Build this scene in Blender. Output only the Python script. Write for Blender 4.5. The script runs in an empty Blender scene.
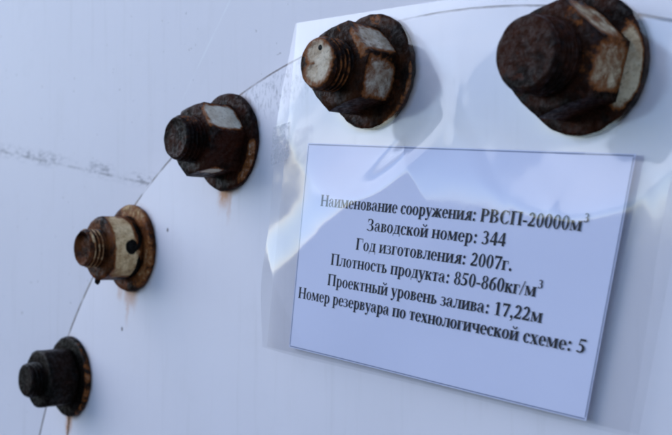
import bpy, bmesh, math, random
import numpy as np
from mathutils import Vector, Matrix

# ------------------------------------------------------------------ camera, sky, sun, exposure
scene = bpy.context.scene
col = scene.collection
R = math.radians

cam_data = bpy.data.cameras.new('camera')
cam = bpy.data.objects.new('camera', cam_data)
col.objects.link(cam)
RIGHT = Vector((0.6759, 0.7370, 0.0)); UP = Vector((0.0258, -0.0237, 0.9994)); BACK = Vector((0.7366, -0.6755, -0.0350))
CAM = Vector((0.3609, -0.3310, -0.0172))
RIGHT.normalize(); BACK = (BACK - RIGHT * BACK.dot(RIGHT)).normalized(); UP = BACK.cross(RIGHT)
m = Matrix((RIGHT, UP, BACK)).transposed().to_4x4(); m.translation = CAM
G = Matrix.Rotation(R(-7), 4, 'Y')      # the lid was measured square to the picture; gravity leans 7 degrees from that
cam.matrix_world = G @ m
FPX = 1000.0
cam_data.sensor_width = 36.0
cam_data.lens = FPX / 672 * 36.0
cam_data.clip_start = 0.01; cam_data.clip_end = 200
cam_data.dof.use_dof = True
cam_data.dof.focus_distance = 0.47
cam_data.dof.aperture_fstop = 16
scene.camera = cam

SUN_EL, SUN_AZ = R(29), R(-147)        # azimuth from +X towards +Y; veiled sun to the left, in front of the wall
world = bpy.data.worlds.new('World'); scene.world = world; world.use_nodes = True
wn = world.node_tree.nodes; wl = world.node_tree.links
sky = wn.new('ShaderNodeTexSky'); sky.sky_type = 'NISHITA'; sky.sun_disc = False
sky.sun_elevation = SUN_EL; sky.sun_rotation = R(90) - SUN_AZ
sky.air_density = 0.6; sky.dust_density = 0.1; sky.ozone_density = 1.0
bg = wn['Background']; bg.inputs['Strength'].default_value = 0.15
wl.new(sky.outputs[0], bg.inputs['Color'])
sun_d = bpy.data.lights.new('sun', 'SUN'); sun_d.energy = 0.5; sun_d.angle = R(50); sun_d.color = (1, .985, .96)
sun = bpy.data.objects.new('sun', sun_d); col.objects.link(sun)
sd = Vector((math.cos(SUN_EL) * math.cos(SUN_AZ), math.cos(SUN_EL) * math.sin(SUN_AZ), math.sin(SUN_EL)))
sun.rotation_euler = sd.to_track_quat('Z', 'Y').to_euler(); sun.location = (0, 0, 3)

vs = scene.view_settings
vs.view_transform = 'Standard'; vs.look = 'None'; vs.gamma = 1; vs.use_curve_mapping = False
vs.exposure = 1.05
scene.cycles.filter_width = 2.2
scene.cycles.transparent_max_bounces = 16

# ------------------------------------------------------------------ helpers
def unproject(px, py, h=0.0):
    """point at height h in front of the lid face (y = 0) for a measured position; used once to lay out real sizes"""
    d = RIGHT * ((px - 336) / FPX) - UP * ((py - 217.5) / FPX) - BACK
    t = (-h - CAM.y) / d.y
    return CAM + d * t

def link_mesh(name, verts, faces, mat, parent=None, smooth=True, loc=None):
    me = bpy.data.meshes.new(name); me.from_pydata(verts, [], faces); me.update()
    o = bpy.data.objects.new(name, me); col.objects.link(o)
    if mat: me.materials.append(mat)
    if smooth: me.polygons.foreach_set('use_smooth', [True] * len(me.polygons))
    if parent: o.parent = parent
    if loc: o.location = loc
    return o

def empty(name, loc, label, cat, group=None):
    o = bpy.data.objects.new(name, None); col.objects.link(o); o.location = loc
    o.empty_display_size = 0.01
    o['label'] = label; o['category'] = cat
    if group: o['group'] = group
    return o

class N:
    """small wrapper to write shader maths as expressions"""
    def __init__(s, name):
        s.mat = bpy.data.materials.new(name); s.mat.use_nodes = True
        s.nt = s.mat.node_tree; s.n = s.nt.nodes; s.l = s.nt.links
        s.bsdf = s.n['Principled BSDF']
    def put(s, sock, v):
        if isinstance(v, bpy.types.NodeSocket): s.l.new(v, sock)
        else: sock.default_value = v
    def math(s, op, a, b=0.0, c=None, clamp=False):
        n = s.n.new('ShaderNodeMath'); n.operation = op; n.use_clamp = clamp
        s.put(n.inputs[0], a); s.put(n.inputs[1], b)
        if c is not None: s.put(n.inputs[2], c)
        return n.outputs[0]
    def add(s, a, b): return s.math('ADD', a, b)
    def mul(s, a, b): return s.math('MULTIPLY', a, b)
    def sub(s, a, b): return s.math('SUBTRACT', a, b)
    def mx(s, a, b): return s.math('MAXIMUM', a, b)
    def step(s, v, lo, hi, o0=0.0, o1=1.0):
        n = s.n.new('ShaderNodeMapRange'); n.interpolation_type = 'SMOOTHSTEP'
        s.put(n.inputs[0], v); n.inputs[1].default_value = lo; n.inputs[2].default_value = hi
        n.inputs[3].default_value = o0; n.inputs[4].default_value = o1
        return n.outputs[0]
    def noise(s, vec, scale, detail=4, rough=.55, w=None, dist=0.0):
        n = s.n.new('ShaderNodeTexNoise')
        if w is not None: n.noise_dimensions = '4D'; n.inputs['W'].default_value = w
        s.l.new(vec, n.inputs['Vector']); n.inputs['Scale'].default_value = scale
        n.inputs['Detail'].default_value = detail; n.inputs['Roughness'].default_value = rough
        n.inputs['Distortion'].default_value = dist
        return n.outputs['Fac']
    def mix(s, f, a, b):
        n = s.n.new('ShaderNodeMix'); n.data_type = 'RGBA'
        s.put(n.inputs[0], f)
        for k, v in ((6, a), (7, b)):
            if isinstance(v, tuple): v = (*v[:3], 1)
            s.put(n.inputs[k], v)
        return n.outputs[2]
    def pos(s, off=(0, 0, 0)):
        n = s.n.new('ShaderNodeVectorMath'); n.operation = 'ADD'; s.l.new(s.objc(), n.inputs[0]); n.inputs[1].default_value = off
        return n.outputs[0]
    def objc(s): return s.n.new('ShaderNodeTexCoord').outputs['Object']
    def xyz(s, v):
        n = s.n.new('ShaderNodeSeparateXYZ'); s.l.new(v, n.inputs[0]); return n.outputs
    def vec(s, x, y, z):
        n = s.n.new('ShaderNodeCombineXYZ')
        for i, v in enumerate((x, y, z)): s.put(n.inputs[i], v)
        return n.outputs[0]
    def attr(s, name):
        n = s.n.new('ShaderNodeAttribute'); n.attribute_name = name; return n.outputs['Fac']
    def bump(s, h, strength, dist):
        n = s.n.new('ShaderNodeBump'); n.inputs['Strength'].default_value = strength; n.inputs['Distance'].default_value = dist
        s.l.new(h, n.inputs['Height']); s.l.new(n.outputs[0], s.bsdf.inputs['Normal'])
    def blob(s, X, Z, c, rx, rz, soft=.35):
        """elliptic patch with a soft edge in the lid plane"""
        dx = s.mul(s.sub(X, c[0]), 1 / rx); dz = s.mul(s.sub(Z, c[1]), 1 / rz)
        d = s.math('SQRT', s.add(s.mul(dx, dx), s.mul(dz, dz)))
        return s.step(d, 1 - soft, 1 + soft, 1, 0)
    def line(s, X, Z, a, b, w, soft=.5):
        """patch along a straight segment"""
        ax, az = b[0] - a[0], b[1] - a[1]; L = math.hypot(ax, az); ax /= L; az /= L
        px = s.sub(X, a[0]); pz = s.sub(Z, a[1])
        t = s.add(s.mul(px, ax), s.mul(pz, az))
        d = s.math('ABSOLUTE', s.sub(s.mul(px, az), s.mul(pz, ax)))
        ends = s.mul(s.step(t, -w, w), s.step(t, L - w, L + w, 1, 0))
        return s.mul(s.step(d, w * (1 - soft), w * (1 + soft), 1, 0), ends)

PAINT = (.77, .72, .76)
LID_C = (0.0448, -0.3027); R_BOLT = 0.3709; R_LID = 0.3935
bolt_angle = [147.15 - 18.133 * i for i in range(5)]
BP = [(LID_C[0] + R_BOLT * math.cos(R(a)), LID_C[1] + R_BOLT * math.sin(R(a))) for a in bolt_angle]
BACKPLATE = 0.010                     # the flange face lies this far behind the lid face

# ------------------------------------------------------------------ tank wall
def wall_material():
    k = N('white_tank_paint'); P = k.pos(); X, Y, Z = k.xyz(P)
    big = k.noise(P, 7, 3); fine = k.noise(P, 900, 3); mid = k.noise(P, 60, 5)
    c = k.mix(k.step(big, .35, .7), (PAINT[0] * .97, PAINT[1] * .97, PAINT[2] * .97), PAINT)
    runs = k.noise(k.vec(k.mul(X, 55.0), Y, k.mul(Z, 4.0)), 2.2, 4, .6)
    c = k.mix(k.mul(k.step(runs, .52, .78), .16), c, (.50, .46, .45))
    c = k.mix(k.mul(k.step(k.noise(P, 28, 6, .7), .50, .75), .10), c, (.55, .52, .52))
    # smeared band of scuffs
    pts = [unproject(x, y, -BACKPLATE) for x, y in ((-60, 143), (0, 150), (85, 166), (170, 186))]
    band = None
    for a, b in zip(pts, pts[1:]):
        s_ = k.line(X, Z, (a.x, a.z), (b.x, b.z), .0042, .9)
        band = s_ if band is None else k.mx(band, s_)
    sv = k.vec(k.mul(X, 1.0), Y, k.mul(Z, 3.0))
    sm = k.noise(sv, 130, 6, .7); sm2 = k.noise(P, 22, 2)
    msk = k.mul(band, k.mul(k.step(sm, .44, .62), k.step(sm2, .34, .56)))
    c = k.mix(k.mul(msk, .62), c, (.17, .16, .2))
    # thin upper scratch of the band
    a, b = unproject(-20, 147, -BACKPLATE), unproject(150, 184, -BACKPLATE)
    th = k.mul(k.line(X, Z, (a.x, a.z), (b.x, b.z), .0008, .8), k.step(k.noise(P, 45, 4), .42, .6))
    c = k.mix(k.mul(th, .55), c, (.2, .18, .2))
    # pale scratch
    a, b = unproject(234, -8, -BACKPLATE), unproject(182, 100, -BACKPLATE)
    pl = k.mul(k.line(X, Z, (a.x, a.z), (b.x, b.z), .0006, .8), k.step(k.noise(P, 60, 2), .3, .6))
    c = k.mix(k.mul(pl, .3), c, (.93, .93, .93))
    sp = k.step(k.noise(P, 260, 1), .77, .80)
    c = k.mix(k.mul(sp, .45), c, (.3, .26, .25))
    k.l.new(c, k.bsdf.inputs['Base Color'])
    k.bsdf.inputs['Roughness'].default_value = .5
    k.bsdf.inputs['Specular IOR Level'].default_value = .3
    k.bump(k.add(k.mul(fine, .15), mid), .25, .0006)
    return k.mat

wm = wall_material()
w = 2.5
wall = link_mesh('tank_wall', [(-w, BACKPLATE, -w), (w, BACKPLATE, -w), (w, BACKPLATE, w), (-w, BACKPLATE, w),
                               (-w, BACKPLATE + .02, -w), (w, BACKPLATE + .02, -w), (w, BACKPLATE + .02, w), (-w, BACKPLATE + .02, w)],
                 [(0, 1, 2, 3), (4, 7, 6, 5), (0, 4, 5, 1), (1, 5, 6, 2), (2, 6, 7, 3), (3, 7, 4, 0)], wm, smooth=False)
wall['kind'] = 'structure'
wall['label'] = 'white painted steel tank wall behind the round lid'

# ------------------------------------------------------------------ unseen dark sheet below the tank, added as a horizon for the film to reflect
def ground_material():
    k = N('dark_gravel_ground'); P = k.pos()
    c = k.mix(k.noise(P, 3, 5), (.035, .035, .035), (.075, .072, .068))
    k.l.new(c, k.bsdf.inputs['Base Color']); k.bsdf.inputs['Roughness'].default_value = .95
    k.bump(k.noise(P, 40, 5), .6, .02)
    return k.mat
gnd = link_mesh('ground', [(-150, -150, -1.2), (150, -150, -1.2), (150, 5, -1.2), (-150, 5, -1.2)], [(0, 1, 2, 3)], ground_material(), smooth=False)
gnd['kind'] = 'structure'

# ------------------------------------------------------------------ manhole lid
def lid_material():
    k = N('white_lid_paint'); P = k.pos((LID_C[0], 0, LID_C[1])); X, Y, Z = k.xyz(P)
    big = k.noise(P, 9, 3); fine = k.noise(P, 800, 3); mid = k.noise(P, 45, 5); rag = k.noise(P, 230, 5, .65)
    c = k.mix(k.step(big, .35, .7), (PAINT[0] * .965, PAINT[1] * .965, PAINT[2] * .965), PAINT)
    runs = k.noise(k.vec(k.mul(X, 55.0), Y, k.mul(Z, 4.0)), 2.2, 4, .6)
    c = k.mix(k.mul(k.step(runs, .52, .78), .16), c, (.50, .46, .45))
    c = k.mix(k.mul(k.step(k.noise(P, 28, 6, .7), .50, .75), .10), c, (.55, .52, .52))
    jit = k.mul(k.sub(rag, .5), .006)
    Xj = k.add(X, jit); Zj = k.add(Z, k.mul(k.sub(mid, .5), .006))
    # rusty rim line, broken by noise
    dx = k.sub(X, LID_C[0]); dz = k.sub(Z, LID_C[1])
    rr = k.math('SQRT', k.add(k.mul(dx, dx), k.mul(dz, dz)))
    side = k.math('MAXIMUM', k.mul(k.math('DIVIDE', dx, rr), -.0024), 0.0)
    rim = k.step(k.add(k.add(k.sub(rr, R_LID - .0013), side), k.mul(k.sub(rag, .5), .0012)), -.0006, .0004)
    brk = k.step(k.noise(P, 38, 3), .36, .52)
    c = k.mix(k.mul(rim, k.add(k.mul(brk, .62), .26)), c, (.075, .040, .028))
    # smeared dirt by the rim between the third and fourth bolt
    d = unproject(268, 86)
    sm = k.mul(k.blob(X, Z, (d.x + .002, d.z), .034, .014, .6), k.step(k.noise(k.vec(k.mul(X, 2.2), Y, k.mul(Z, 1.0)), 190, 6, .7), .47, .66))
    c = k.mix(k.mul(sm, .6), c, (.2, .19, .22))
    # rust stains round and under the washers
    ring = None; drip = None
    for i, (bx, bz) in enumerate(BP):
        s_ = k.blob(Xj, Zj, (bx, bz), .0285, .0285, .07)
        ring = s_ if ring is None else k.mx(ring, s_)
    c = k.mix(k.mul(k.mul(ring, k.step(mid, .35, .6)), .55), c, (.42, .25, .14))
    drips = [(0, .0, .0040, .016, .95), (0, -.001, .0018, .045, 1.), (1, .001, .0065, .013, .8), (1, -.0015, .0018, .026, .6), (1, .006, .0012, .016, .5),
             (2, -.001, .005, .0125, .95), (2, .004, .0016, .020, .6), (2, -.005, .0010, .014, .5), (1, -.012, .003, .008, .4)]
    gx, gz = math.sin(R(-7)), -math.cos(R(7))
    for i, ox, wd, ln, st in drips:
        bx, bz = BP[i]
        a = (bx + ox + gx * .022, bz + gz * .022); b = (a[0] + gx * (ln + .005), a[1] + gz * (ln + .005))
        t_ = k.add(k.mul(k.sub(X, a[0]), gx), k.mul(k.sub(Z, a[1]), gz))
        s_ = k.mul(k.mul(k.line(Xj, Zj, a, b, wd, .7), k.step(t_, .006, ln + .006, 1, .05)), k.mul(k.step(rag, .25, .6, .55, 1), st))
        drip = s_ if drip is None else k.mx(drip, s_)
    c = k.mix(drip, c, (.50, .20, .06))
    a = (BP[0][0] + gx * .02, BP[0][1] + gz * .02); b = (a[0] + gx * .05, a[1] + gz * .05)
    core = k.mul(k.line(Xj, Zj, a, b, .0012, .6), .95)
    c = k.mix(core, c, (.10, .05, .025))
    # tar specks
    for px, py, r_ in ((167.6, 230, .0010), (122, 329, .0011), (658, 5, .0012), (664, 2, .0009)):
        q = unproject(px, py)
        c = k.mix(k.mul(k.blob(X, Z, (q.x, q.z), r_, r_ * 1.2, .4), .85), c, (.10, .07, .07))
    k.l.new(c, k.bsdf.inputs['Base Color'])
    k.bsdf.inputs['Roughness'].default_value = .5
    k.bsdf.inputs['Specular IOR Level'].default_value = .3
    k.bump(k.add(k.mul(fine, .15), mid), .25, .0006)
    return k.mat

lid = empty('manhole_lid', (LID_C[0], 0, LID_C[1]), 'round white painted steel manhole lid held by the rusty bolts', 'lid')
def disc(profile, n=256):
    """surface of revolution about -Y from (radius, y) pairs; closed on the axis at both ends"""
    vs_, fs = [], []
    for r_, y in profile:
        for i in range(n):
            a = 2 * math.pi * i / n
            vs_.append((r_ * math.cos(a), y, r_ * math.sin(a)))
    for j in range(len(profile) - 1):
        for i in range(n):
            i2 = (i + 1) % n
            fs.append((j * n + i, j * n + i2, (j + 1) * n + i2, (j + 1) * n + i))
    return vs_, fs
v_, f_ = disc([(.0005, 0), (.2, 0), (R_LID - .0022, 0), (R_LID - .0012, .0003), (R_LID - .0004, .001), (R_LID, .002), (R_LID, BACKPLATE - .002)])
link_mesh('plate', v_, f_, lid_material(), lid)
kg = N('dark_gasket'); kg.bsdf.inputs['Base Color'].default_value = (.03, .025, .022, 1); kg.bsdf.inputs['Roughness'].default_value = .8
v_, f_ = disc([(R_LID - .03, BACKPLATE - .002), (R_LID - .003, BACKPLATE - .002), (R_LID - .003, BACKPLATE)])
g = link_mesh('gasket', v_, f_, kg.mat, lid); g['label'] = 'dark gasket ring between lid and tank'

# ------------------------------------------------------------------ bolts
def bolt_material(idx, dark, brown, cream, dirt):
    k = N('rusty_bolt_%d' % idx); P = k.objc()
    a = k.attr('paint')
    n1 = k.noise(P, 190, 7, .68, w=idx * 3.1, dist=.6); n2 = k.noise(P, 75, 5, .6, w=idx * 1.7 + 9); n3 = k.noise(P, 750, 5, .65, w=idx); n4 = k.noise(P, 420, 5, .7, w=idx + 21)
    rust = k.mix(k.step(n2, .38, .62), dark, brown)
    rust = k.mix(k.mul(k.step(n1, .54, .70), .7), rust, (brown[0] * 1.9, brown[1] * 1.5, brown[2] * 1.2))
    rust = k.mix(k.mul(k.step(n4, .60, .72), .5), rust, (dark[0] * .5, dark[1] * .5, dark[2] * .5))
    v = k.add(k.add(a, k.mul(k.sub(n1, .5), 1.1)), k.mul(k.sub(n4, .5), .55))
    pm = k.step(v, .40, .74)
    cc = k.mix(k.mul(k.step(k.noise(P, 130, 6, .72, w=idx + 4), .36, .66), dirt), cream, (cream[0] * .36, cream[1] * .22, cream[2] * .11))
    cc = k.mix(k.mul(k.step(k.noise(P, 600, 4, .7, w=idx + 8), .56, .68), .7), cc, (cream[0] * .12, cream[1] * .07, cream[2] * .04))
    edge = k.step(v, .22, .44)
    colr = k.mix(edge, rust, (.24, .075, .020))
    colr = k.mix(pm, colr, cc)
    colr = k.mix(k.step(k.add(k.attr('tar'), k.mul(k.sub(n1, .5), .7)), .42, .6), colr, (.006, .005, .004))
    k.l.new(colr, k.bsdf.inputs['Base Color'])
    rg = k.add(k.mul(pm, .12), k.step(n4, .3, .7, .30, .62))
    k.l.new(rg, k.bsdf.inputs['Roughness'])
    k.l.new(k.step(n4, .35, .6, .16, .03), k.bsdf.inputs['Specular IOR Level'])
    k.bump(k.add(k.add(k.mul(n3, .45), k.mul(n4, .7)), k.mul(pm, .6)), .8, .0010)
    return k.mat

rnd = np.random.default_rng(7)
def lump(v, seed, amp):
    """cheap smooth 3D waviness so that coated metal is not machine-perfect"""
    r_ = np.random.default_rng(seed); out = np.zeros(len(v))
    for _ in range(14):
        d = r_.normal(size=3); d *= r_.uniform(200, 1500) / np.linalg.norm(d); out += np.sin(v @ d + r_.uniform(0, 6.28))
    return out / 3 * amp

def set_paint(o, part, base, blobs):
    me = o.data; n = len(me.vertices); co = np.empty(n * 3); me.vertices.foreach_get('co', co); co = co.reshape(-1, 3)
    th = np.degrees(np.arctan2(co[:, 2], co[:, 0])); rad = np.hypot(co[:, 0], co[:, 2]) * 1000; ht = -co[:, 1] * 1000
    val = np.full(n, float(base)); tar = np.zeros(n)
    for p_, a0, wa, h0, wh, r0, wr, amt in blobs:
        if p_ == part + '_crest': val += amt * np.where(rad > r0, 1, -.8) * (ht > 26); continue
        if p_ not in (part, part + '_tar'): continue
        da = (th - a0 + 180) % 360 - 180
        q = ((np.abs(da) / wa) ** 4 + (np.abs(ht - h0) / wh) ** 4 + (np.abs(rad - r0) / wr) ** 4) ** .25
        if p_ == part + '_tar':
            q = np.sqrt((da / wa) ** 2 + ((ht - h0) / wh) ** 2 + ((rad - r0) / wr) ** 2); tar = np.maximum(tar, np.clip((1.4 - q) / .8, 0, 1)); continue
        val += amt * np.clip((1.25 - q) / .5, 0, 1)
    at = me.attributes.new('paint', 'FLOAT', 'POINT'); at.data.foreach_set('value', val)
    at = me.attributes.new('tar', 'FLOAT', 'POINT'); at.data.foreach_set('value', tar)

def revolve(rings, n, mat, name, parent, seed, amp, start=0.0, close_last=True):
    """rings: list of functions theta -> (radius, height)"""
    vs_, fs = [], []
    for rg in rings:
        for i in range(n):
            a = 2 * math.pi * i / n + start; r_, h = rg(a)
            vs_.append((r_ * math.cos(a), -h, r_ * math.sin(a)))
    for j in range(len(rings) - 1):
        for i in range(n):
            i2 = (i + 1) % n
            fs.append((j * n + i, (j + 1) * n + i, (j + 1) * n + i2, j * n + i2))
    if close_last: fs.append(tuple((len(rings) - 1) * n + i for i in reversed(range(n))))
    v = np.array(vs_)
    rad = np.hypot(v[:, 0], v[:, 2]); d = lump(v, seed, amp)
    u = np.stack([v[:, 0] / np.maximum(rad, 1e-6), 0 * rad, v[:, 2] / np.maximum(rad, 1e-6)], 1)
    v = v + u * d[:, None]; v[:, 1] += lump(v + 3, seed + 50, amp * .6) * (v[:, 1] < -.0012)
    o = link_mesh(name, v.tolist(), fs, mat, parent)
    return o

AF0 = .0182                             # half width across flats
def build_bolt(idx, h_tip, hex0, label, mat, base, blobs, recess=0.0, lift=0.0, nut_h=.021, tilt=(0, 0), washer_r=.027, stud_r=.0118, round_nut=0.0, nut_scale=1.0):
    AF = AF0 * nut_scale
    bx, bz = BP[idx]
    root = empty('flange_bolt', (bx, 0, bz), label, 'bolt', 'rusty bolts round the manhole lid')
    WT = .0042
    # washer
    n = 96; wr = washer_r
    prof = [(.0128, lift), (wr - .0006, lift), (wr, lift + .0008), (wr + .0001, lift + WT - .0012), (wr - .0004, lift + WT - .0004), (wr - .0014, lift + WT)]
    prof += [(r_, lift + WT) for r_ in np.linspace(wr - .003, .0128, 8)]
    o = revolve([(lambda a, p=p: p) for p in prof], n, mat, 'washer', root, 11 + idx, .00014, close_last=False)
    set_paint(o, 'washer', base.get('washer', 0), blobs)
    # hexagonal nut with chamfered ends
    n = 144; b0 = lift + WT; rc = AF * .97
    def hexr(a):
        q = (a - R(hex0)) % (math.pi / 3) - math.pi / 6
        rr = AF / math.cos(q)
        return rr * (1 - round_nut) + (AF * 1.07) * round_nut
    def cham(a): return max(0., hexr(a) - rc) * .60
    rings = [lambda a: (.0122, b0), lambda a: (rc * .99, b0), lambda a: (hexr(a), b0 + .25 * cham(a))]
    for t in np.linspace(.12, .92, 9): rings.append(lambda a, t=t: (hexr(a), b0 + .25 * cham(a) + t * (nut_h - 1.25 * cham(a))))
    rings += [lambda a: (hexr(a), b0 + nut_h - cham(a)), lambda a: (rc + (hexr(a) - rc) * .4, b0 + nut_h - cham(a) * .35), lambda a: (rc - .0004, b0 + nut_h)]
    for t in (.92, .78, .62, .45, .25, .0):
        r_ = (stud_r - .001) * (1 - t) + (rc - .0004) * t; rings.append(lambda a, r_=r_, t=t: (r_, b0 + nut_h - (.0006 if t < .1 else 0)))
    o = revolve(rings, n, mat, 'nut', root, 31 + idx, .00010, start=R(hex0), close_last=False)
    if round_nut < .3: o.data.set_sharp_from_angle(angle=R(32))
    set_paint(o, 'nut', base.get('nut', 0), blobs)
    # threaded stud
    n = 72; pitch = .0026; rings = []
    hh = lift + WT + nut_h - .004
    while hh < h_tip - .0022:
        def f(a, hh=hh):
            ph = (hh / pitch - a / (2 * math.pi)) % 1.0
            tri = abs(ph - .5) * 2
            return (stud_r - .0017 * min(1, max(0, (tri - .15) / .7)), hh)
        rings.append(f); hh += pitch / 8
    rt = stud_r
    rings += [lambda a: (rt - .0007, h_tip - .0018), lambda a: (rt - .0011, h_tip - .0006), lambda a: (rt - .0018, h_tip)]
    for t in (.95, .9, .84, .78, .72, .66, .6, .52, .44, .34, .22, .1):
        rings.append(lambda a, t=t: ((rt - .0018) * t, h_tip - recess * min(1, (1 - t) * 4)))
    o = revolve(rings, n, mat, 'stud', root, 51 + idx, .00010)
    set_paint(o, 'stud', base.get('stud', 0), blobs)
    return root

CREAM = (.60, .52, .40)
# patches of paint left on the metal: part, angle, half-angle, height mm, half-height, radius mm, half-radius, amount
m1 = bolt_material(1, (.004, .003, .002), (.012, .005, .003), CREAM, .7)
build_bolt(0, .0340, 5, 'small black tar coated bolt with long rust streak under its washer', m1, {'nut': -.35, 'washer': -.12, 'stud': -.35},
           [('washer', -5, 75, 3, 3, 27, 1.8, .44), ('nut', -50, 14, 18, 7, 19, 3, .26)], round_nut=.6, stud_r=.0116)
m2 = bolt_material(2, (.012, .004, .002), (.115, .034, .010), (.86, .62, .34), .8)
b2 = build_bolt(1, .0355, 22, 'cream painted bolt with brown worn edges, bare ring shaped end and black spot', m2, {'nut': .20, 'washer': .14, 'stud': .12},
           [('nut', 25, 50, 17, 7, 19, 3, .75), ('nut', -35, 30, 14, 8, 19, 3, .55), ('nut_tar', 2, 14, 12.5, 4.2, 19, 4, 1), ('nut_tar', 30, 30, 6.5, 2.0, 19, 4, 1), ('nut_tar', -45, 34, 6.2, 2.0, 19, 4, 1), ('washer', 75, 35, 4, 3, 24, 4, .42),
            ('washer', -25, 40, 4, 3, 24, 4, .30), ('stud_crest', 0, 0, 0, 0, 11.2, 0, .42), ('nut', 0, 180, 25.3, 1.0, 17, 1.6, -.15), ('nut', 10, 70, 24, 1.6, 18, 2, -.25)], recess=.0030, round_nut=.7, nut_h=.0205)
m3 = bolt_material(3, (.006, .0025, .0015), (.036, .009, .004), (.80, .70, .55), .45)
build_bolt(2, .0360, 8, 'brown rusty bolt with one bare white flat, beside the free corner of the plastic sleeve', m3, {'nut': -.14, 'washer': -.2, 'stud': -.05},
           [('nut', 40, 26, 15, 10.5, 19, 4, 1.1), ('nut', -66, 16, 18, 6, 19, 4, .9), ('washer', -30, 32, 4, 3, 25, 3, .62), ('stud', 75, 40, 31, 5, 12, 1.2, .3), ('nut', -20, 24, 13, 7, 19, 3, .2)], stud_r=.0124, recess=.0008)
m4 = bolt_material(4, (.008, .0035, .002), (.045, .014, .005), (.70, .58, .44), .6)
build_bolt(3, .0370, 12, 'rusty bolt with pale grey stud end, passing through the plastic sleeve', m4, {'nut': -.06, 'washer': -.2, 'stud': .10},
           [('stud', 0, 180, 37, .9, 0, 10.2, .95), ('nut', 42, 27, 12, 8, 19, 4, .80), ('nut', -22, 28, 14, 9, 19, 4, .70), ('nut', 25, 26, 23, 3, 18, 3, .3), ('nut', 60, 50, 22, 4, 18, 3, .28), ('washer', -35, 45, 4.3, 2, 26.5, 1.0, .6),
            ('stud_crest', 0, 0, 0, 0, 11.6, 0, .22), ('stud', 0, 180, 36, 1.2, 11, 1.5, .2), ('stud_tar', 65, 12, 37, 1, 7.0, 1.3, 1), ('washer', 78, 10, 4, 3, 24, 3, .5)], stud_r=.0122)
m5 = bolt_material(5, (.006, .003, .002), (.038, .011, .005), (.74, .58, .38), .7)
build_bolt(4, .0390, 14, 'dark bolt through the sleeve, with tan nut flats and white patch on washer', m5, {'nut': .10, 'washer': -.12, 'stud': -.22},
           [('nut', 44, 28, 15, 9, 19, 5, .52), ('nut', -14, 27, 14, 10, 19, 5, .46), ('nut', -75, 30, 12, 12, 19, 5, -.5),
            ('washer', -12, 38, 4, 3, 22.5, 4.2, 1.2), ('stud_crest', 0, 0, 0, 0, 14.0, 0, .16), ('washer', 50, 30, 4, 3, 24, 4, .22)], washer_r=.0275, stud_r=.0146, nut_scale=1.07)
# black drop hanging from the cream bolt's nut
bm = bmesh.new(); bmesh.ops.create_icosphere(bm, subdivisions=3, radius=.0017)
for v in bm.verts:
    v.co.z *= 1.5 if v.co.z < 0 else 1.1
    v.co += v.co.normalized() * .0003 * math.sin(v.co.x * 3000 + 1) * math.cos(v.co.z * 2300)
me = bpy.data.meshes.new('tar_drop'); bm.to_mesh(me); bm.free(); me.materials.append(m1)
drop = bpy.data.objects.new('tar_drop', me); col.objects.link(drop); drop.parent = b2; drop.location = (-.004, -.0225, -.0198)
drop['label'] = 'small black drop under the nut'

# ------------------------------------------------------------------ height of sleeve and sheet in front of the lid
def tps_fit(pts):
    A = np.array([(p[0], p[1]) for p in pts]); h = np.array([p[2] for p in pts])
    def U(r2): return np.where(r2 > 1e-12, r2 * np.log(np.maximum(r2, 1e-12)), 0)
    n = len(A); d2 = ((A[:, None] - A[None]) ** 2).sum(-1)
    K = U(d2); Pm = np.c_[np.ones(n), A]
    M_ = np.block([[K, Pm], [Pm.T, np.zeros((3, 3))]]); s_ = np.linalg.solve(M_, np.r_[h, 0, 0, 0])
    def f(x, z):
        x = np.asarray(x, float); z = np.asarray(z, float)
        d2 = (x[..., None] - A[:, 0]) ** 2 + (z[..., None] - A[:, 1]) ** 2
        return U(d2) @ s_[:n] + s_[n] + s_[n + 1] * x + s_[n + 2] * z
    return f
PAPER_PX = [(308, 143, .0040), (636, 154, .0040), (586, 421, .0036), (289, 347, .0024)]
FILM_PX = [(296, 23, .0008), (729, -45, .0006), (629, 437, .0092), (262, 347, .0045)]
PC = [unproject(*p) for p in PAPER_PX]; FC = [unproject(*p) for p in FILM_PX]
FILM_ROWS=[ # px, py, height of the front film
 (296,23,.0008),(430,0,.0006),(729,-45,.0006),
 (283,100,.0068),(320,110,.0078),(430,112,.0075),(520,115,.0085),(640,120,.0095),(690,122,.0098),
 (277,140,.0076),(345,146,.0092),(420,148,.0096),(520,151,.0106),(640,155,.0115),(690,158,.0118),
 (268,250,.0058),(300,250,.0064),(450,285,.0088),(610,290,.0108),(660,300,.0112),
 (262,347,.0045),(289,350,.0048),(440,385,.0070),(590,425,.0090),(629,437,.0092)]
film_pts = [unproject(*p) for p in FILM_ROWS]
tps = tps_fit([(p.x, p.z, -p.y) for p in film_pts])
def ridge(x, z, p0, p1, amp, wa, wb):
    """a soft fold of the film along a line, steeper on one side"""
    a = unproject(*p0, .006); b = unproject(*p1, .006); dx, dz = b.x - a.x, b.z - a.z; L = math.hypot(dx, dz); dx /= L; dz /= L
    t = ((x - a.x) * dx + (z - a.z) * dz) / L; d = -((x - a.x) * dz - (z - a.z) * dx)
    prof = np.where(d > 0, np.exp(-(d / wa) ** 2), np.exp(-(d / wb) ** 2))
    return amp * prof * np.clip((t + .3) / .3, 0, 1) * np.clip((1.3 - t) / .3, 0, 1)
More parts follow.
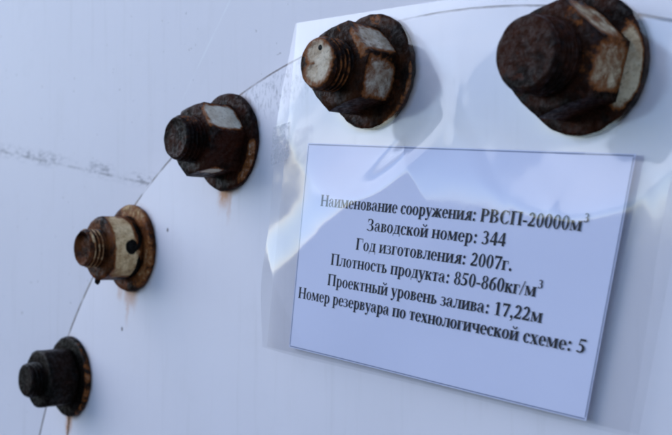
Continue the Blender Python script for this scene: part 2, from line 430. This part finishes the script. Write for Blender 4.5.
def front_height(x, z):
    h = tps(x, z) + ridge(x, z, (420, 160), (285, 285), .0070, .045, .021)
    for p0, p1, am, wd in (((432, 95), (478, 150), .00030, .0026), ((455, 60), (462, 135), .00025, .0022), ((520, 140), (560, 205), .00030, .0030), ((575, 148), (560, 205), .00026, .0026),
                           ((590, 142), (668, 168), .00035, .0030), ((330, 118), (372, 138), .00025, .0022), ((300, 95), (285, 170), .00025, .0020), ((655, 190), (664, 265), .0004, .0030)):
        h = h + ridge(x, z, p0, p1, am, wd, wd * 1.3)
    dm = np.minimum(np.hypot(x - BP[3][0], z - BP[3][1]), np.hypot(x - BP[4][0], z - BP[4][1]))
    k = np.clip((dm - .028) / .034, 0, 1); k = k * k * (3 - 2 * k)
    h = np.where(h > .0036, .0036 + (h - .0036) * k, h)
    # slack: irregular shallow wrinkles
    wr = np.zeros_like(h); rg = np.random.default_rng(5)
    for L_, am in ((.045, .00032), (.036, .00026), (.027, .00018), (.020, .00012), (.014, .00006), (.010, .00003)):
        for _ in range(2):
            a = rg.uniform(0, math.pi); px_, pz_ = math.cos(a) * 2 * math.pi / L_, math.sin(a) * 2 * math.pi / L_
            wr = wr + am * np.sin(px_ * x + pz_ * z + rg.uniform(0, 6.28) + .8 * np.sin(40 * z - 30 * x + rg.uniform(0, 6.28)))
    amt = np.clip((dm - .027) / .02, 0, 1) * (.14 + .24 * np.clip((z - .0) / .05, 0, 1))
    A = np.array([(p.x, p.z, 1) for p in PC]); cf = np.linalg.lstsq(A, np.array([-p.y for p in PC]), rcond=None)[0]
    sheet = cf[0] * x + cf[1] * z + cf[2] + .0016                       # the film stays in front of the sheet
    low = np.clip((.024 - z) / .012, 0, 1)
    return np.maximum(np.maximum(h + wr * amt, .0004), np.where(low > 0, sheet * low, 0))
def quad(c, u, v):
    return (1 - u) * (1 - v) * np.array(c[0]) + u * (1 - v) * np.array(c[1]) + u * v * np.array(c[2]) + (1 - u) * v * np.array(c[3])
def grid(c, nu, nv):
    vs_ = [quad(c, i / nu, j / nv) for j in range(nv + 1) for i in range(nu + 1)]
    fs = []
    for j in range(nv):
        for i in range(nu):
            a = j * (nu + 1) + i; fs.append((a, a + nu + 1, a + nu + 2, a + 1))
    return np.array(vs_), fs
def sheet_bow(u, v): return .0006 * np.sin(math.pi * np.asarray(u)) * np.sin(math.pi * np.asarray(v) * .9) - .0004 * np.sin(2 * math.pi * np.asarray(u))
def on_sheet(u, v, lift):
    p = quad(PC, u, v); p[1] -= sheet_bow(u, v) + lift
    return p

# ------------------------------------------------------------------ printed sheet
def paper_material():
    k = N('white_paper'); P = k.pos()
    n = k.noise(P, 1500, 3); b = k.noise(P, 14, 2)
    c = k.mix(k.step(b, .3, .7), (.75, .75, .92), (.77, .77, .94))
    k.l.new(c, k.bsdf.inputs['Base Color']); k.bsdf.inputs['Roughness'].default_value = .75
    k.bsdf.inputs['Specular IOR Level'].default_value = .15
    k.bump(n, .1, .0001)
    return k.mat
def flat_mat(name, c, rough=.7):
    k = N(name); P = k.pos(); n = k.noise(P, 900, 2)
    k.l.new(k.mix(n, tuple(x * .8 for x in c), tuple(x * 1.2 for x in c)), k.bsdf.inputs['Base Color'])
    k.bsdf.inputs['Roughness'].default_value = rough; k.bsdf.inputs['Specular IOR Level'].default_value = .15
    return k.mat
sign = empty('paper_sign', (0, 0, 0), 'white printed paper sheet with six lines of black bold text inside the plastic sleeve', 'sign')
v, f_ = grid(PC, 60, 40)
v = np.array([on_sheet(i / 60, j / 40, 0) for j in range(41) for i in range(61)])
# give the sheet a real thickness
nv_ = len(v); back = v.copy(); back[:, 1] += .00012
fb = [tuple(reversed([i + nv_ for i in q])) for q in f_]
link_mesh('sheet', np.vstack([v, back]).tolist(), f_ + fb, paper_material(), sign)
ink = flat_mat('black_print', (.012, .012, .018)); edge_shadow_mat = flat_mat('blue_grey_print', (.24, .26, .38))

S, T, SF, ST_ = .182, .062, .050, .042
def glyph(ch):
    P = []
    def Rr(x0, y0, x1, y1): P.append([(x0, y0), (x1, y0), (x1, y1), (x0, y1)])
    def stem(x, y0, y1, wd=S, b=1, t=1):
        Rr(x, y0, x + wd, y1)
        if b: Rr(x - SF, y0, x + wd + SF, y0 + ST_)
        if t: Rr(x - SF, y1 - ST_, x + wd + SF, y1)
        if t == 2: pass
    def RG(cx, cy, rx, ry, tx, ty, a0, a1):
        n = max(6, int(abs(a1 - a0) / 15))
        q = [(R(a0 + (a1 - a0) * i / n)) for i in range(n + 1)]
        o = [(cx + rx * math.cos(a), cy + ry * math.sin(a)) for a in q]; i_ = [(cx + (rx - tx) * math.cos(a), cy + (ry - ty) * math.sin(a)) for a in q]
        for k in range(n): P.append([o[k], o[k + 1], i_[k + 1], i_[k]])
    def PL(pts, wd):
        if not isinstance(wd, list): wd = [wd] * len(pts)
        L_ = []; 
        for i, (x, y) in enumerate(pts):
            a = pts[max(0, i - 1)]; b = pts[min(len(pts) - 1, i + 1)]; dx, dy = b[0] - a[0], b[1] - a[1]; l = math.hypot(dx, dy)
            L_.append(((x - dy / l * wd[i] / 2, y + dx / l * wd[i] / 2), (x + dy / l * wd[i] / 2, y - dx / l * wd[i] / 2)))
        for a, b in zip(L_, L_[1:]): P.append([a[0], b[0], b[1], a[1]])
    def dot(cx, cy, r_): P.append([(cx + r_ * math.cos(R(a)), cy + r_ * math.sin(R(a))) for a in range(0, 360, 36)])
    X = .47; H = .66
    if ch == ' ': return P, .25
    if ch == 'Н': stem(.07, 0, H, .16); stem(.53, 0, H, .16); Rr(.2, .31, .56, .36); return P, .77
    if ch == 'П': stem(.07, 0, H, .16); stem(.53, 0, H, .16); Rr(.2, .615, .56, H); return P, .77
    if ch == 'Р': stem(.07, 0, H, .16); RG(.26, .475, .31, .185, .16, .04, -90, 90); Rr(.2, .62, .27, H); Rr(.2, .29, .27, .33); return P, .61
    if ch == 'В': stem(.07, 0, H, .16); RG(.28, .5, .26, .16, .15, .035, -90, 90); RG(.28, .175, .32, .175, .16, .035, -90, 90); Rr(.2, .625, .29, H); Rr(.2, .325, .29, .36); Rr(.2, 0, .29, .035); return P, .66
    if ch == 'С': RG(.37, .33, .33, .345, .17, .04, 48, 318); Rr(.59, .44, .625, .675); PL([(.57, .12), (.63, .17)], .05); return P, .70
    if ch == 'З': RG(.22, .495, .24, .175, .15, .035, -90, 150); RG(.21, .17, .30, .185, .16, .035, -150, 90); Rr(.12, .32, .24, .35); Rr(.03, .47, .065, .66); return P, .56
    if ch == 'Г': stem(.07, 0, H, .16); Rr(.2, .615, .56, H); Rr(.525, .44, .56, H); return P, .60
    if ch == 'о': RG(.25, .23, .225, .245, .135, .035, 0, 360); return P, .50
    if ch == 'с': RG(.245, .23, .22, .245, .14, .035, 45, 322); dot(.36, .365, .065); return P, .44
    if ch == 'е': RG(.24, .23, .215, .245, .135, .035, 0, 322); Rr(.1, .225, .455, .262); return P, .46
    if ch == 'а': RG(.17, .125, .145, .135, .11, .04, 50, 310); Rr(.27, .05, .405, .36); RG(.235, .33, .17, .148, .075, .04, 0, 165); dot(.1, .355, .06); Rr(.2, .215, .3, .26); Rr(.36, 0, .48, .045); return P, .50
    if ch in 'ий':
        stem(.06, 0, X, .14); stem(.385, 0, X, .14); PL([(.19, .07), (.395, .4)], .055)
        if ch == 'й': RG(.29, .67, .125, .13, .05, .05, 195, 345); dot(.18, .645, .045); dot(.4, .645, .045)
        return P, .585
    if ch == 'н': stem(.06, 0, X, .14); stem(.385, 0, X, .14); Rr(.19, .215, .4, .26); return P, .585
    if ch == 'п': stem(.06, 0, X, .14); stem(.385, 0, X, .14); Rr(.19, .43, .4, X); return P, .585
    if ch == 'м': Rr(.075, 0, .12, X); Rr(.02, 0, .18, ST_); Rr(.02, .44, .16, X); stem(.5, 0, X, .145); PL([(.13, .47), (.335, .04)], .13); PL([(.325, .03), (.53, .46)], .045); return P, .71
    if ch == 'в': stem(.06, 0, X, .14); RG(.22, .36, .19, .11, .12, .03, -90, 90); RG(.22, .132, .225, .132, .13, .03, -90, 90); Rr(.18, .44, .23, X); Rr(.18, .235, .23, .265); Rr(.18, 0, .23, .03); return P, .475
    if ch == 'р': Rr(.07, -.2, .21, X); Rr(.02, -.2, .27, -.168); Rr(.02, .44, .1, X); RG(.285, .23, .215, .245, .135, .04, -150, 150); return P, .53
    if ch == 'у': PL([(.09, .46), (.29, .01)], .135); PL([(.43, .46), (.25, -.06), (.2, -.14), (.12, -.17)], [.045, .05, .06, .07]); dot(.1, -.15, .06); Rr(.0, .44, .24, X); Rr(.33, .44, .49, X); return P, .48
    if ch == 'ж': stem(.305, 0, X, .14); 
    if ch == 'ж':
        for s_ in (-1, 1):
            c = .375; PL([(c + s_ * .27, .42), (c + s_ * .17, .33), (c + s_ * .06, .24)], [.06, .055, .05]); dot(c + s_ * .27, .41, .058); PL([(c + s_ * .1, .26), (c + s_ * .28, .02)], .13); Rr(c + s_ * .29 - .07, 0, c + s_ * .29 + .07, ST_)
        return P, .75
    if ch == 'я': stem(.345, 0, X, .14); RG(.36, .335, .23, .135, .13, .035, 90, 270); PL([(.29, .22), (.11, .015)], .12); Rr(.01, 0, .17, ST_); return P, .53
    if ch == 'д': Rr(.325, .03, .465, X); Rr(.12, .43, .51, X); PL([(.185, .45), (.175, .25), (.11, .03)], [.045, .05, .05]); Rr(.02, 0, .52, .045); Rr(.02, -.13, .055, .02); Rr(.485, -.13, .52, .02); return P, .54
    if ch == 'к': stem(.06, 0, X, .14); PL([(.19, .22), (.3, .3), (.38, .41)], [.05, .05, .06]); dot(.4, .405, .06); PL([(.25, .28), (.42, .02)], .135); Rr(.33, 0, .52, ST_); return P, .515
    if ch == 'г': stem(.06, 0, X, .14); Rr(.19, .43, .395, X); Rr(.36, .31, .395, X); return P, .42
    if ch == 'т': stem(.165, 0, X, .14, 1, 0); Rr(.03, .43, .44, X); Rr(.03, .31, .065, X); Rr(.405, .31, .44, X); return P, .47
    if ch == 'л': stem(.365, 0, X, .14, 1, 0); Rr(.13, .43, .55, X); PL([(.2, .45), (.185, .2), (.13, .06), (.06, .03)], [.045, .05, .06, .07]); dot(.07, .05, .06); return P, .555
    if ch in 'ьы':
        stem(.06, 0, X, .14); RG(.21, .14, .23, .14, .135, .033, -90, 90); Rr(.18, .247, .22, .28); Rr(.18, 0, .22, .033)
        if ch == 'ы': stem(.51, 0, X, .14); return P, .71
        return P, .465
    if ch == 'з': RG(.17, .355, .18, .12, .11, .03, -90, 150); RG(.165, .13, .22, .14, .125, .03, -150, 90); Rr(.1, .235, .18, .265); return P, .41
    if ch == 'х': PL([(.1, .45), (.38, .02)], .14); PL([(.4, .45), (.08, .02)], .045); Rr(.0, .44, .22, X); Rr(.3, .44, .47, X); Rr(.01, 0, .17, ST_); Rr(.27, 0, .49, ST_); return P, .49
    if ch == 'ч': stem(.36, 0, X, .14); Rr(.06, .27, .2, X); Rr(.01, .44, .25, X); PL([(.13, .3), (.17, .2), (.25, .175), (.37, .2)], [.14, .1, .06, .05]); return P, .56
    if ch == '0': RG(.25, .33, .215, .345, .13, .035, 0, 360); return P, .50
    if ch == '1': Rr(.18, 0, .325, .665); Rr(.08, 0, .43, .03); PL([(.08, .565), (.2, .63)], .045); return P, .50
    if ch == '2': RG(.23, .475, .2, .2, .135, .06, -15, 165); PL([(.36, .44), (.27, .25), (.06, .06)], [.12, .1, .07]); Rr(.035, 0, .44, .1); Rr(.42, .08, .46, .18); return P, .50
    if ch == '3': RG(.2, .5, .19, .175, .125, .045, -90, 155); RG(.18, .185, .25, .195, .14, .045, -140, 90); Rr(.12, .325, .22, .36); dot(.08, .06, .055); return P, .50
    if ch == '4': Rr(.27, 0, .405, .67); Rr(.02, .145, .48, .235); PL([(.3, .65), (.045, .2)], .05); return P, .50
    if ch == '5': Rr(.13, .56, .45, .66); PL([(.15, .62), (.1, .35)], .05); RG(.17, .21, .26, .21, .15, .07, -140, 110); return P, .50
    if ch == '6': RG(.255, .2, .215, .21, .13, .035, 0, 360); PL([(.105, .25), (.15, .45), (.27, .59), (.45, .66)], [.13, .13, .09, .03]); return P, .50
    if ch == '7': Rr(.04, .55, .47, .66); Rr(.04, .47, .075, .6); PL([(.42, .6), (.31, .3), (.2, 0)], [.09, .1, .13]); return P, .50
    if ch == '8': RG(.25, .505, .185, .165, .11, .035, 0, 360); RG(.25, .18, .215, .19, .125, .035, 0, 360); return P, .50
    if ch == ':': dot(.165, .065, .08); dot(.165, .39, .08); return P, .33
    if ch == '.': dot(.125, .065, .08); return P, .25
    if ch == ',': dot(.125, .065, .08); PL([(.18, .06), (.16, -.08), (.07, -.14)], [.06, .05, .03]); return P, .25
    if ch == '-': Rr(.04, .175, .29, .265); return P, .33
    if ch == '/': PL([(.02, -.02), (.26, .68)], .05); return P, .28
    raise ValueError(ch)

# text, baseline v (fraction of sheet height), start and end u (fractions of sheet width)
TEXT = [('Наименование сооружения: РВСП-20000м^', .2960, .0745, .921), ('Заводской номер: 344', .3865, .266, .717), ('Год изготовления: 2007г.', .480, .231, .746),
        ('Плотность продукта: 850-860кг/м^', .5670, .140, .836), ('Проектный уровень залива: 17,22м', .6645, .135, .8475), ('Номер резервуара по технологической схеме: 5', .7510, .019, .9675)]
PW = (PC[1] - PC[0]).length; PH = (PC[3] - PC[0]).length
SIZE = .054 / .66                      # em in sheet heights
for txt, vb, u0, u1 in TEXT:
    polys = []; x = 0
    for ch in txt:
        if ch == '^':
            ps, ad = glyph('3'); polys += [[(x + .03 + a * .62, .43 + b * .62) for a, b in p] for p in ps]; x += ad * .62 + .03
        else:
            ps, ad = glyph(ch); polys += [[(x + a, b) for a, b in p] for p in ps]; x += ad
    sx = (u1 - u0) / (x - .05)
    pts, faces = [], []
    for n_, p in enumerate(polys):
        # cut long pieces so that the print follows the sheet
        b = len(pts); pts += [(u0 + a * sx, vb - y * SIZE, n_) for a, y in p]; faces.append(tuple(range(b, b + len(p))))
    arr = np.array([on_sheet(a, b_, .00006 + .0000006 * q) for a, b_, q in pts])
    o = link_mesh('text_line', arr.tolist(), faces, ink, sign, smooth=False)
    o['label'] = 'printed line: ' + txt.replace('^', '3')
# thin blue-grey strips painting the shadow and laminate line along the sheet edge
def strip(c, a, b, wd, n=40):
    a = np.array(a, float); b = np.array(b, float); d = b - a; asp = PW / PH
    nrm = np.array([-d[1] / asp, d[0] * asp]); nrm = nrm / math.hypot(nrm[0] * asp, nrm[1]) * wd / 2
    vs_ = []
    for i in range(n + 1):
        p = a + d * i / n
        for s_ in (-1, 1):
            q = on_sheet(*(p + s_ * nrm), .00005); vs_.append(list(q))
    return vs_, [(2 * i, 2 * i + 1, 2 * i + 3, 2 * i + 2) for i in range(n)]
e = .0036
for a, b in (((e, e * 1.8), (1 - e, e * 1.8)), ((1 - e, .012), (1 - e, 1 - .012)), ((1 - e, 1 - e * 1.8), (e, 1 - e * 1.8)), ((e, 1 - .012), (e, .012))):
    v_, f_ = strip(PC, a, b, .0050); link_mesh('border_line', v_, f_, edge_shadow_mat, sign, smooth=False)

# ------------------------------------------------------------------ clear plastic sleeve
def film_material():
    k = N('clear_plastic_film'); P = k.pos()
    nt = k.nt; k.n.remove(k.bsdf)
    tr = k.n.new('ShaderNodeBsdfTransparent'); tr.inputs[0].default_value = (.985, .985, .99, 1)
    gl = k.n.new('ShaderNodeBsdfGlossy'); gl.inputs['Roughness'].default_value = .12
    df = k.n.new('ShaderNodeBsdfDiffuse'); df.inputs[0].default_value = (.8, .8, .82, 1)
    bm = k.n.new('ShaderNodeBump'); bm.inputs['Strength'].default_value = .05; bm.inputs['Distance'].default_value = .002
    k.l.new(k.noise(P, 55, 3, .5), bm.inputs['Height']); k.l.new(bm.outputs[0], gl.inputs['Normal'])
    lw = k.n.new('ShaderNodeLayerWeight'); lw.inputs[0].default_value = .5
    sch = k.add(.04, k.mul(k.math('POWER', lw.outputs['Facing'], 5.0), .96))     # both faces of one thin sheet
    fac = k.math('MULTIPLY', sch, 1.6, clamp=True)
    m1_ = k.n.new('ShaderNodeMixShader'); m1_.inputs[0].default_value = .018
    k.l.new(tr.outputs[0], m1_.inputs[1]); k.l.new(df.outputs[0], m1_.inputs[2])
    m2_ = k.n.new('ShaderNodeMixShader'); k.l.new(fac, m2_.inputs[0]); k.l.new(m1_.outputs[0], m2_.inputs[1]); k.l.new(gl.outputs[0], m2_.inputs[2])
    k.l.new(m2_.outputs[0], k.n['Material Output'].inputs[0])
    return k.mat
fmat = film_material()
sleeve = empty('plastic_sleeve', (0, 0, 0), 'clear glossy plastic sleeve hanging from two bolts over the printed sheet', 'sleeve')
def film_sheet(name, front):
    v, f_ = grid(FC, 300, 220)
    if front: v[:, 1] = -front_height(v[:, 0], v[:, 2])
    else: v[:, 1] = np.minimum(v[:, 1] * .30 + .0002, -.0002)
    def keep(q):
        c = v[list(q)].mean(0)
        return all(math.hypot(c[0] - bx, c[2] - bz) > (.0260 if front else .0255) for bx, bz in BP[3:5])
    return link_mesh(name, v.tolist(), [q for q in f_ if keep(q)], fmat, sleeve)
film_sheet('front_film', True)
film_sheet('back_film', False)

# dull scrap of old adhesive tape on the sleeve's margin
def tape_material():
    k = N('dirty_tape'); P = k.pos(); k.n.remove(k.bsdf)
    tr = k.n.new('ShaderNodeBsdfTransparent'); df = k.n.new('ShaderNodeBsdfDiffuse'); df.inputs[0].default_value = (.50, .49, .52, 1)
    mx = k.n.new('ShaderNodeMixShader'); k.l.new(k.step(k.noise(P, 260, 5, .65), .38, .62, .15, .62), mx.inputs[0])
    k.l.new(tr.outputs[0], mx.inputs[1]); k.l.new(df.outputs[0], mx.inputs[2]); k.l.new(mx.outputs[0], k.n['Material Output'].inputs[0])
    return k.mat
TQ = [unproject(x, y, .006) for x, y in ((276, 128), (293, 122), (292, 160), (273, 166))]
tv, tf = grid(TQ, 14, 14)
tv[:, 1] = -(front_height(tv[:, 0], tv[:, 2]) + .0003)
tape = link_mesh('tape_scrap', tv.tolist(), tf, tape_material(), sleeve); tape['label'] = 'grey dirty scrap of tape on the sleeve margin'

# ------------------------------------------------------------------ stand everything upright
bpy.context.view_layer.update()
for o in list(scene.objects):
    if o.parent is None and o not in (cam, sun, gnd): o.matrix_world = G @ o.matrix_world
